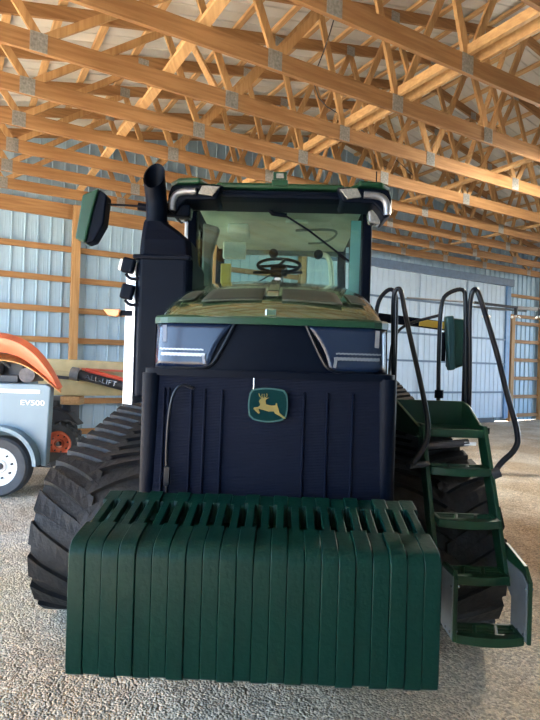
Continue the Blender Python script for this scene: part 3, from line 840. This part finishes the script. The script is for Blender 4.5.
# handrails: pixel-free coordinates in tractor frame
def rail(pts, r=.015, it=2, name='handrail'):
    return P(MB().tube(smooth_path(pts, it), r, 12), name, 'black_gloss', smooth=True)
rail([(.82, 1.0, 1.09), (.89, 1.05, 1.16), (.94, 1.1, 1.247), (.945, 1.2, 1.405), (.875, 1.5, 1.957), (.858, 1.6, 2.17), (.835, 1.62, 2.18), (.815, 1.63, 2.15), (.82, 1.66, 2.0), (.874, 1.8, 1.26)], .016)
rail([(.71, 1.7, 1.85), (.71, 1.7, 2.09), (.79, 1.7, 2.19), (.84, 1.7, 2.17), (.85, 1.7, 2.05), (.86, 1.75, 1.28)], .015)
rail([(.93, 2.3, 1.30), (.93, 2.3, 1.75), (.97, 2.3, 1.92), (1.08, 2.3, 2.00), (1.30, 2.2, 2.06)], .012)
rail([(1.222, 1.91, 1.25), (1.21, 1.91, 1.85), (1.22, 1.91, 2.14), (1.27, 1.91, 2.20), (1.37, 1.91, 2.235), (1.40, 1.91, 2.18), (1.415, 1.91, 1.25)], .016)
rail([(1.31, 1.08, 1.03), (1.36, 1.10, 1.10), (1.45, 1.12, 1.17), (1.485, 1.15, 1.25), (1.465, 1.3, 1.50), (1.445, 1.4, 1.73), (1.385, 1.6, 2.15), (1.36, 1.6, 2.19), (1.335, 1.6, 2.17), (1.33, 1.63, 2.05), (1.355, 1.65, 1.60), (1.37, 1.7, 1.26)], .017)
P(MB().cyl((1.30, 1.08, 1.03), (1.345, 1.08, 1.05), .03), 'rail_clamp', 'dark')
P(MB().cyl((.80, 1.0, 1.08), (.935, 1.1, 1.08), .018), 'rail_bracket', 'dark')
P(MB().mm((1.40, 1.925, 1.30), (1.455, 1.96, 2.10)), 'rail_post', 'black', bevel=.01)
P(MB().cyl((1.222, 1.91, 1.42), (1.222, 1.91, 1.48), .032), 'rail_foot', 'black')
# black and yellow arm with the folded mirror
P(MB().beam((.82, 2.70, 2.08), (1.58, 2.70, 2.00), .075, .05, (0, 1, 0)), 'side_arm', 'black')
P(MB().beam((1.25, 2.672, 2.036), (1.48, 2.672, 2.012), .06, .008, (0, 1, 0)), 'arm_marking', 'yellow')
mr = P(MB().prism([(1.47, 2.075), (1.66, 2.06), (1.64, 1.68), (1.50, 1.62), (1.47, 1.66)], 'y', 2.55, 2.63), 'mirror', 'teal', bevel=.02)
MB().prism([(1.43, 2.08), (1.50, 2.09), (1.51, 1.96), (1.525, 1.63), (1.47, 1.62)], 'y', 2.50, 2.58).build('mirror_rim', 'mirror_edge', mr, bevel=.015)
P(MB().tube([(1.445, 2.6, 1.70), (1.445, 2.6, 1.95)], .02, 8), 'mirror_bracket', 'black')

# ================================================================== SUITCASE WEIGHTS
wt_me = None
ordn = ['outermost', 'second', 'third', 'fourth', 'fifth', 'sixth', 'seventh', 'eighth', 'ninth', 'tenth', 'eleventh']
NW = 22; pitch = 1.456 / NW
def make_weight():
    t = pitch * .992
    prof = [(.03, .385), (.008, .40), (.0, .43), (.0, .865), (.004, .885), (.014, .903), (.030, .917), (.055, .926), (.10, .934), (.19, .947), (.21, .89), (.38, .90), (.40, .988), (.50, 1.006), (.52, .99), (.54, .75), (.495, .72), (.495, .58), (.44, .50), (.36, .385)]
    b = MB().prism(prof, 'x', -t / 2, t / 2)
    # handle bar spanning the notch, thinner than the body
    b.prism([(.165, .943), (.195, .948), (.395, .987), (.43, .993), (.43, .955), (.165, .905)], 'x', -t * .26, t * .26)
    return b
ang = math.radians(-1.55); Rz = Matrix.Rotation(ang, 3, 'Z')
tl = Vector((-.035, 2.1, 0))
proto = None
for i in range(NW):
    x = -1.456 / 2 - .006 + pitch * (i + .5)
    side = 'left' if i < 11 else 'right'; k = i if i < 11 else 21 - i
    lab = '%s green cast suitcase weight of the front stack, counted from its %s end' % (ordn[k], side)
    e = thing('suitcase_weight', lab, 'tractor weight', tl + Rz @ Vector((x, 0 + .004 * math.sin(i * 1.9), .004 * math.sin(i * 2.7))), ang, 'green suitcase weights on the tractor front')
    if proto is None:
        body = make_weight().build('weight_body', 'weight_green', e, bevel=.0035, smooth=True); proto = body
    else:
        c = proto.copy(); COL.objects.link(c); c.parent = e

# ================================================================== BACKGROUND MACHINES
# trailer with open orange hood (left)
def tire(parent, c, R, w, rim_mat, mat='tyre', name='wheel', lug=0):
    """axis along local y, outer face towards -y"""
    ty = MB().lathe(c, [(R * .62, -w * .40), (R * .70, -w / 2), (R * .93, -w / 2), (R, -w * .36), (R, w * .36), (R * .93, w / 2), (R * .62, w / 2)], 'y', 48)
    if lug:
        for k in range(lug):
            a = 2 * PI * k / lug
            for sd in (-1, 1):
                a2 = a + (PI / lug if sd > 0 else 0)
                p = Vector(c) + Vector((math.cos(a2) * R, sd * w * .22, math.sin(a2) * R))
                ty.box(p, (.05, w * .5, .04), Matrix.Rotation(-a2 + PI / 2, 3, 'Y') @ Matrix.Rotation(sd * .5, 3, 'Z'))
    t = ty.build(name, mat, parent, smooth=True)
    MB().lathe(c, [(0, -w * .18), (R * .20, -w * .20), (R * .22, -w * .36), (R * .24, -w * .2), (R * .45, -w * .12), (R * .52, -w * .36), (R * .63, -w * .46), (R * .66, -w * .40), (R * .62, w * .3), (0, w * .3)], 'y', 40).build('rim', rim_mat, t, smooth=True)
    hb = MB()
    for k in range(8):
        a = 2 * PI * k / 8 + .2; p = Vector(c) + Vector((math.cos(a) * R * .40, -w * .17, math.sin(a) * R * .40))
        hb.cyl(p + Vector((0, -.015, 0)), p + Vector((0, .02, 0)), R * .035, 10)
    hb.cyl(Vector(c) + Vector((0, -w * .45, 0)), Vector(c), R * .11, 16)
    hb.build('hub', 'dark', t)
    return t
TL = thing('utility_trailer', 'grey-blue EV500 trailer with white wheel and raised red-orange hood at the left edge', 'trailer', (-3.1, 6.3, 0), 0.)
def Q(mbx, name, mat, **k): return mbx.build(name, mat, TL, **k)
arch = [(-.40 + 0, .36)]
body = [(-1.7, .36), (-.47, .36)]
for i in range(11):
    a = PI - PI * i / 10; body.append((.0 + .47 * math.cos(a), .36 + .02 + .43 * math.sin(a)))
body += [(.47, .36), (.53, .36), (.56, 1.28), (.50, 1.31), (-1.7, 1.31)]
tb = MB().prism(body, 'y', -.02, .10); tb.mm((-1.7, .10, .45), (-.1, 1.2, 1.29)); Q(tb, 'tank_body', 'trailer', bevel=.015)
fe = MB(); o_r, i_r = .475, .43; rws = []
for i in range(25):
    a = PI * i / 24; ca, sa = math.cos(a), math.sin(a)
    rws.append([(o_r * ca, -.02, .38 + (o_r - .03) * sa), (o_r * ca, -.16, .38 + (o_r - .03) * sa), (i_r * ca, -.16, .38 + (i_r - .03) * sa), (i_r * ca, -.02, .38 + (i_r - .03) * sa)])
fe.grid(rws, close=True); Q(fe, 'fender', 'trailer', smooth=True)
Q(MB().mm((-1.5, -.03, 1.20), (.44, -.021, 1.245)), 'white_stripe', 'white')
Q(MB().mm((-.08, -.035, 1.18), (-.03, -.021, 1.21)), 'latch', 'dark')
Q(MB().mm((-1.7, .2, .3), (.5, .9, .36)), 'trailer_frame', 'dark')
tire(TL, (.0, .02, .345), .345, .2, 'white')
text_obj('lettering', 'EV500', .085, 'white', TL, fl((.355, -.024, 1.09)), .002, 1.3)
# engine
en = Q(MB().mm((-1.5, .15, 1.312), (.1, .9, 1.40)), 'engine_bed', 'dark', bevel=.01)
for (x, y, z, dx, dy, dz, mt) in ((-.9, .5, 1.56, .9, .5, .36, 'dark'), (-.35, .45, 1.52, .3, .4, .3, 'grey'), (-.05, .5, 1.46, .25, .35, .18, 'dark'), (-.55, .2, 1.56, .16, .12, .16, 'steel'), (-.2, .22, 1.46, .14, .1, .1, 'steel'), (-.42, .22, 1.67, .2, .1, .06, 'steel')):
    Q(MB().box((x, y, z), (dx, dy, dz)), 'engine_block', mt, bevel=.02)
Q(MB().cyl((.215, .12, 1.405), (.10, .75, 1.405), .09, 24), 'muffler', 'muffler', smooth=True)
Q(MB().tube(smooth_path([(-.5, .1, 1.45), (-.35, .06, 1.62), (-.1, .08, 1.60), (.0, .15, 1.50)]), .022, 8), 'engine_hose', 'dark', smooth=True)
Q(MB().tube(smooth_path([(-.6, .1, 1.70), (-.45, .06, 1.58), (-.25, .08, 1.50), (-.2, .15, 1.42)]), .016, 8), 'engine_hose', 'steel', smooth=True)
# raised hood: curved shell
top_c = [(-1.2, 1.93), (-.6, 1.915), (-.18, 1.90), (.05, 1.885), (.22, 1.82), (.36, 1.72), (.47, 1.60), (.58, 1.44), (.665, 1.27)]
bot_c = [(-1.2, 1.70), (-.6, 1.68), (-.18, 1.68), (.05, 1.665), (.20, 1.62), (.33, 1.54), (.45, 1.45), (.56, 1.35), (.66, 1.265)]
def sm2(c): return [tuple(p.xy) for p in smooth_path([(a, b, 0) for a, b in c], 2)]
tc_, bc_ = sm2(top_c), sm2(bot_c)
hs = MB()
rws = []
for (a, b), (c, d) in zip(tc_, bc_):
    rws.append([(c, -.02, d), (a - .01, -.05, b - (b - d) * .25), (a, .04, b), (a - .10, .30, b), (a - .11, .34, b - (b - d) * .25), (c - .10, .34, d)])
hs.grid(rws); hs.add(rws[0], [tuple(range(6))])
ho = Q(hs, 'raised_hood', 'orange', smooth=True, solid=.012)
MB().mm((-.28, -.062, 1.72), (-.15, -.04, 1.82)).build('hood_slot', 'orange2', ho, bevel=.01)
MB().mm((-.36, -.062, 1.80), (-.31, -.04, 1.85)).build('hood_slot', 'dark', ho, bevel=.005)
rws = []
for c, d in bc_[8:]: rws.append([(c - .02, .02, d - .03), (c - .03, .70, d - .03)])
MB().grid([[(a, .04, b - .05 - .07 * (1 - i / len(bc_))) for i, (a, b) in enumerate(bc_)], [(a - .10, .28, b - .02) for a, b in bc_]]).build('hood_lining', 'orange2', ho, solid=.01)

# lift machine behind: yellow boom, orange wheel
LM = thing('boom_lift', 'dusty yellow boom lift with lettered red cylinder and orange wheel behind the trailer', 'lift', (-3.2, 8.3, 0), 0.)
def G(mbx, name, mat, **k): return mbx.build(name, mat, LM, **k)
bm_ = G(MB().prism([(-.75, 1.60), (.15, 1.595), (.98, 1.575), (1.02, 1.64), (1.35, 1.64), (1.35, 1.1), (.9, 1.06), (.3, 1.04), (-.75, 1.03)], 'y', .0, .25), 'boom', 'olive', bevel=.02)
MB().prism([(-.4, 1.46), (.35, 1.38), (.28, 1.33), (-.4, 1.36)], 'y', -.03, .0).build('boom_rib', 'olive', bm_, bevel=.008)
MB().prism([(.28, 1.30), (1.35, 1.13), (1.35, 1.10), (.25, 1.27)], 'y', -.10, .0).build('boom_flange', 'olive', bm_, bevel=.008)
MB().beam((.25, -.06, 1.46), (1.1, -.06, 1.44), .03, .03).build('boom_rod', 'orange', bm_)
MB().cyl((1.15, -.04, 1.52), (1.15, .0, 1.52), .05).build('boom_pin', 'orange2', bm_)
MB().prism([(-.15, 1.36), (.15, 1.33), (.12, 1.29), (-.1, 1.30)], 'y', -.05, .0).build('boom_bracket', 'dark', bm_)
cy = G(MB().cyl((.30, -.14, 1.38), (1.15, -.14, 1.19), .075, 20), 'lift_cylinder', 'dark', smooth=True)
MB().cyl((.42, -.14, 1.445), (1.15, -.16, 1.275), .035, 12).build('cylinder_stripe', 'red', cy)
MB().cyl((.21, -.14, 1.39), (.33, -.14, 1.37), .10, 20).build('cylinder_head', 'grey', cy, smooth=True)
a_ = math.atan2(.19, .85)
text_obj('cylinder_lettering', 'ALL-LIFT', .105, 'silver', cy, Matrix.Translation((.68, -.222, 1.295)) @ Matrix.Rotation(a_, 4, 'Y') @ Matrix.Rotation(PI / 2, 4, 'X'), .002, 1.25)
G(MB().mm((-.9, .15, .45), (-.08, 1.1, .95)), 'chassis', 'dark', bevel=.03)
G(MB().mm((.0, -.02, .90), (.30, .2, 1.03)), 'wood_block', 'wood_u', bevel=.01)
G(MB().mm((.0, .05, .78), (.14, .3, .90)), 'chassis_post', 'dark', bevel=.02)
G(MB().prism([(-.25, .62), (.15, .68), (.33, .60), (.15, .78), (-.1, .86), (-.3, .86)], 'y', -.1, .15), 'wheel_guard', 'dark', bevel=.015)
tire(LM, (.03, -.02, .31), .31, .24, 'orange', lug=18)

# spray boom at the right
SB = thing('spray_boom', 'thin folded spray boom with nozzles hanging at the right edge before the sliding door', 'spray boom', (3.6, 8.0, 0), 0.)
def Z(mbx, name, mat, **k): return mbx.build(name, mat, SB, **k)
zb0 = 2.62
Z(MB().beam((-.6, 0, zb0), (.10, .02, zb0 - .06), .035, .04), 'boom_tube', 'dark')
Z(MB().beam((.05, .02, zb0 - .055), (1.2, .05, zb0 - .12), .045, .05), 'boom_tube', 'grey')
Z(MB().tube([(-.6, .03, zb0 - .06), (.2, .05, zb0 - .1)], .016, 8), 'boom_tube', 'steel')
for i, x in enumerate((-.42, .02, .38, .72, 1.0)):
    nz = Z(MB().cyl((x, 0, zb0 - .07), (x, 0, zb0 - .17), .025, 10), 'spray_nozzle', 'dark')
    nn = MB()
    for a in (-.04, .0, .04): nn.cyl((x + a, 0, zb0 - .15 - abs(a)), (x + a * 1.6, 0, zb0 - .20 - abs(a) * .3), .016, 8)
    nn.build('nozzle_tip', 'white', nz)
Z(MB().tube(smooth_path([(.35, 0, zb0 - .08), (.45, .02, zb0 + .15), (.40, .05, zb0 + .5), (.42, .1, zb0 + 1.6), (.5, .1, 4.62 - .0)]), .007, 6), 'hanger_cable', 'dark')
Z(MB().tube([(-1.6, .0, zb0 + .04), (-.6, 0, zb0)], .014, 8), 'boom_tube', 'grey')

# unseen lamp added out of frame to put a bright spot on one chord
hl_p = bpt(4.42, 7.75, 4.35)
LF = thing('added_chord_lamp', 'unseen round lamp added below the trusses on the right to brighten one chord', 'lamp', hl_p, BR)
MB().lathe((0, 0, 0), [(.05, .14), (.10, .12), (.19, .0), (.20, -.02)], 'z', 24).build('added_lamp_shade', 'dark', LF, smooth=True)
MB().cyl((0, 0, .13), (0, 0, .30), .02).build('added_lamp_stem', 'dark', LF)

# ================================================================== LIGHT
def add_light(kind, name, loc, energy, color, **k):
    ld = bpy.data.lights.new(name, kind); ld.energy = energy; ld.color = color
    for a, b in k.items(): setattr(ld, a, b)
    o = bpy.data.objects.new(name, ld); COL.objects.link(o); o.location = loc; return o
add_light('POINT', 'added_chord_light', hl_p + Vector((0, 0, -.06)), 110, (1, .93, .8), shadow_soft_size=.08)  # added point light that brightens one chord end
sun = add_light('SUN', 'sun', (0, 0, 20), 9, (1, .93, .82), angle=math.radians(.6))
# sun from behind the right side of the barn, high: lights the yard outside the open left side
sd = (V * -.62 + U * .12 + Vector((0, 0, .80))).normalized()
sun.rotation_euler = sd.to_track_quat('Z', 'Y').to_euler()

w = bpy.data.worlds.new('sky'); S.world = w; w.use_nodes = True
N = w.node_tree.nodes; L = w.node_tree.links
bg = N['Background']
sk = N.new('ShaderNodeTexSky'); sk.sky_type = 'HOSEK_WILKIE'; sk.turbidity = 3; sk.ground_albedo = .4
sk.sun_direction = sd
L.new(sk.outputs[0], bg.inputs['Color']); bg.inputs['Strength'].default_value = 5.

# ================================================================== CAMERA
cam = bpy.data.cameras.new('camera'); co = bpy.data.objects.new('camera', cam); COL.objects.link(co)
cam.sensor_fit = 'VERTICAL'; cam.sensor_height = 36; cam.lens = 27; cam.clip_end = 300
p = math.radians(.2); rho = math.radians(1.7)
F = Vector((0, math.cos(p), math.sin(p))); R0 = Vector((1, 0, 0)); U0 = R0.cross(F)
Rr = R0 * math.cos(rho) + U0 * math.sin(rho); Ur = U0 * math.cos(rho) - R0 * math.sin(rho)
m = Matrix((Rr, Ur, -F)).transposed().to_4x4(); m.translation = (0, 0, 1.65)
co.matrix_world = m
S.camera = co
S.view_settings.view_transform = 'Standard'; S.view_settings.look = 'None'
S.view_settings.exposure = 3.05; S.view_settings.gamma = 1
S.cycles.max_bounces = 8; S.cycles.diffuse_bounces = 5
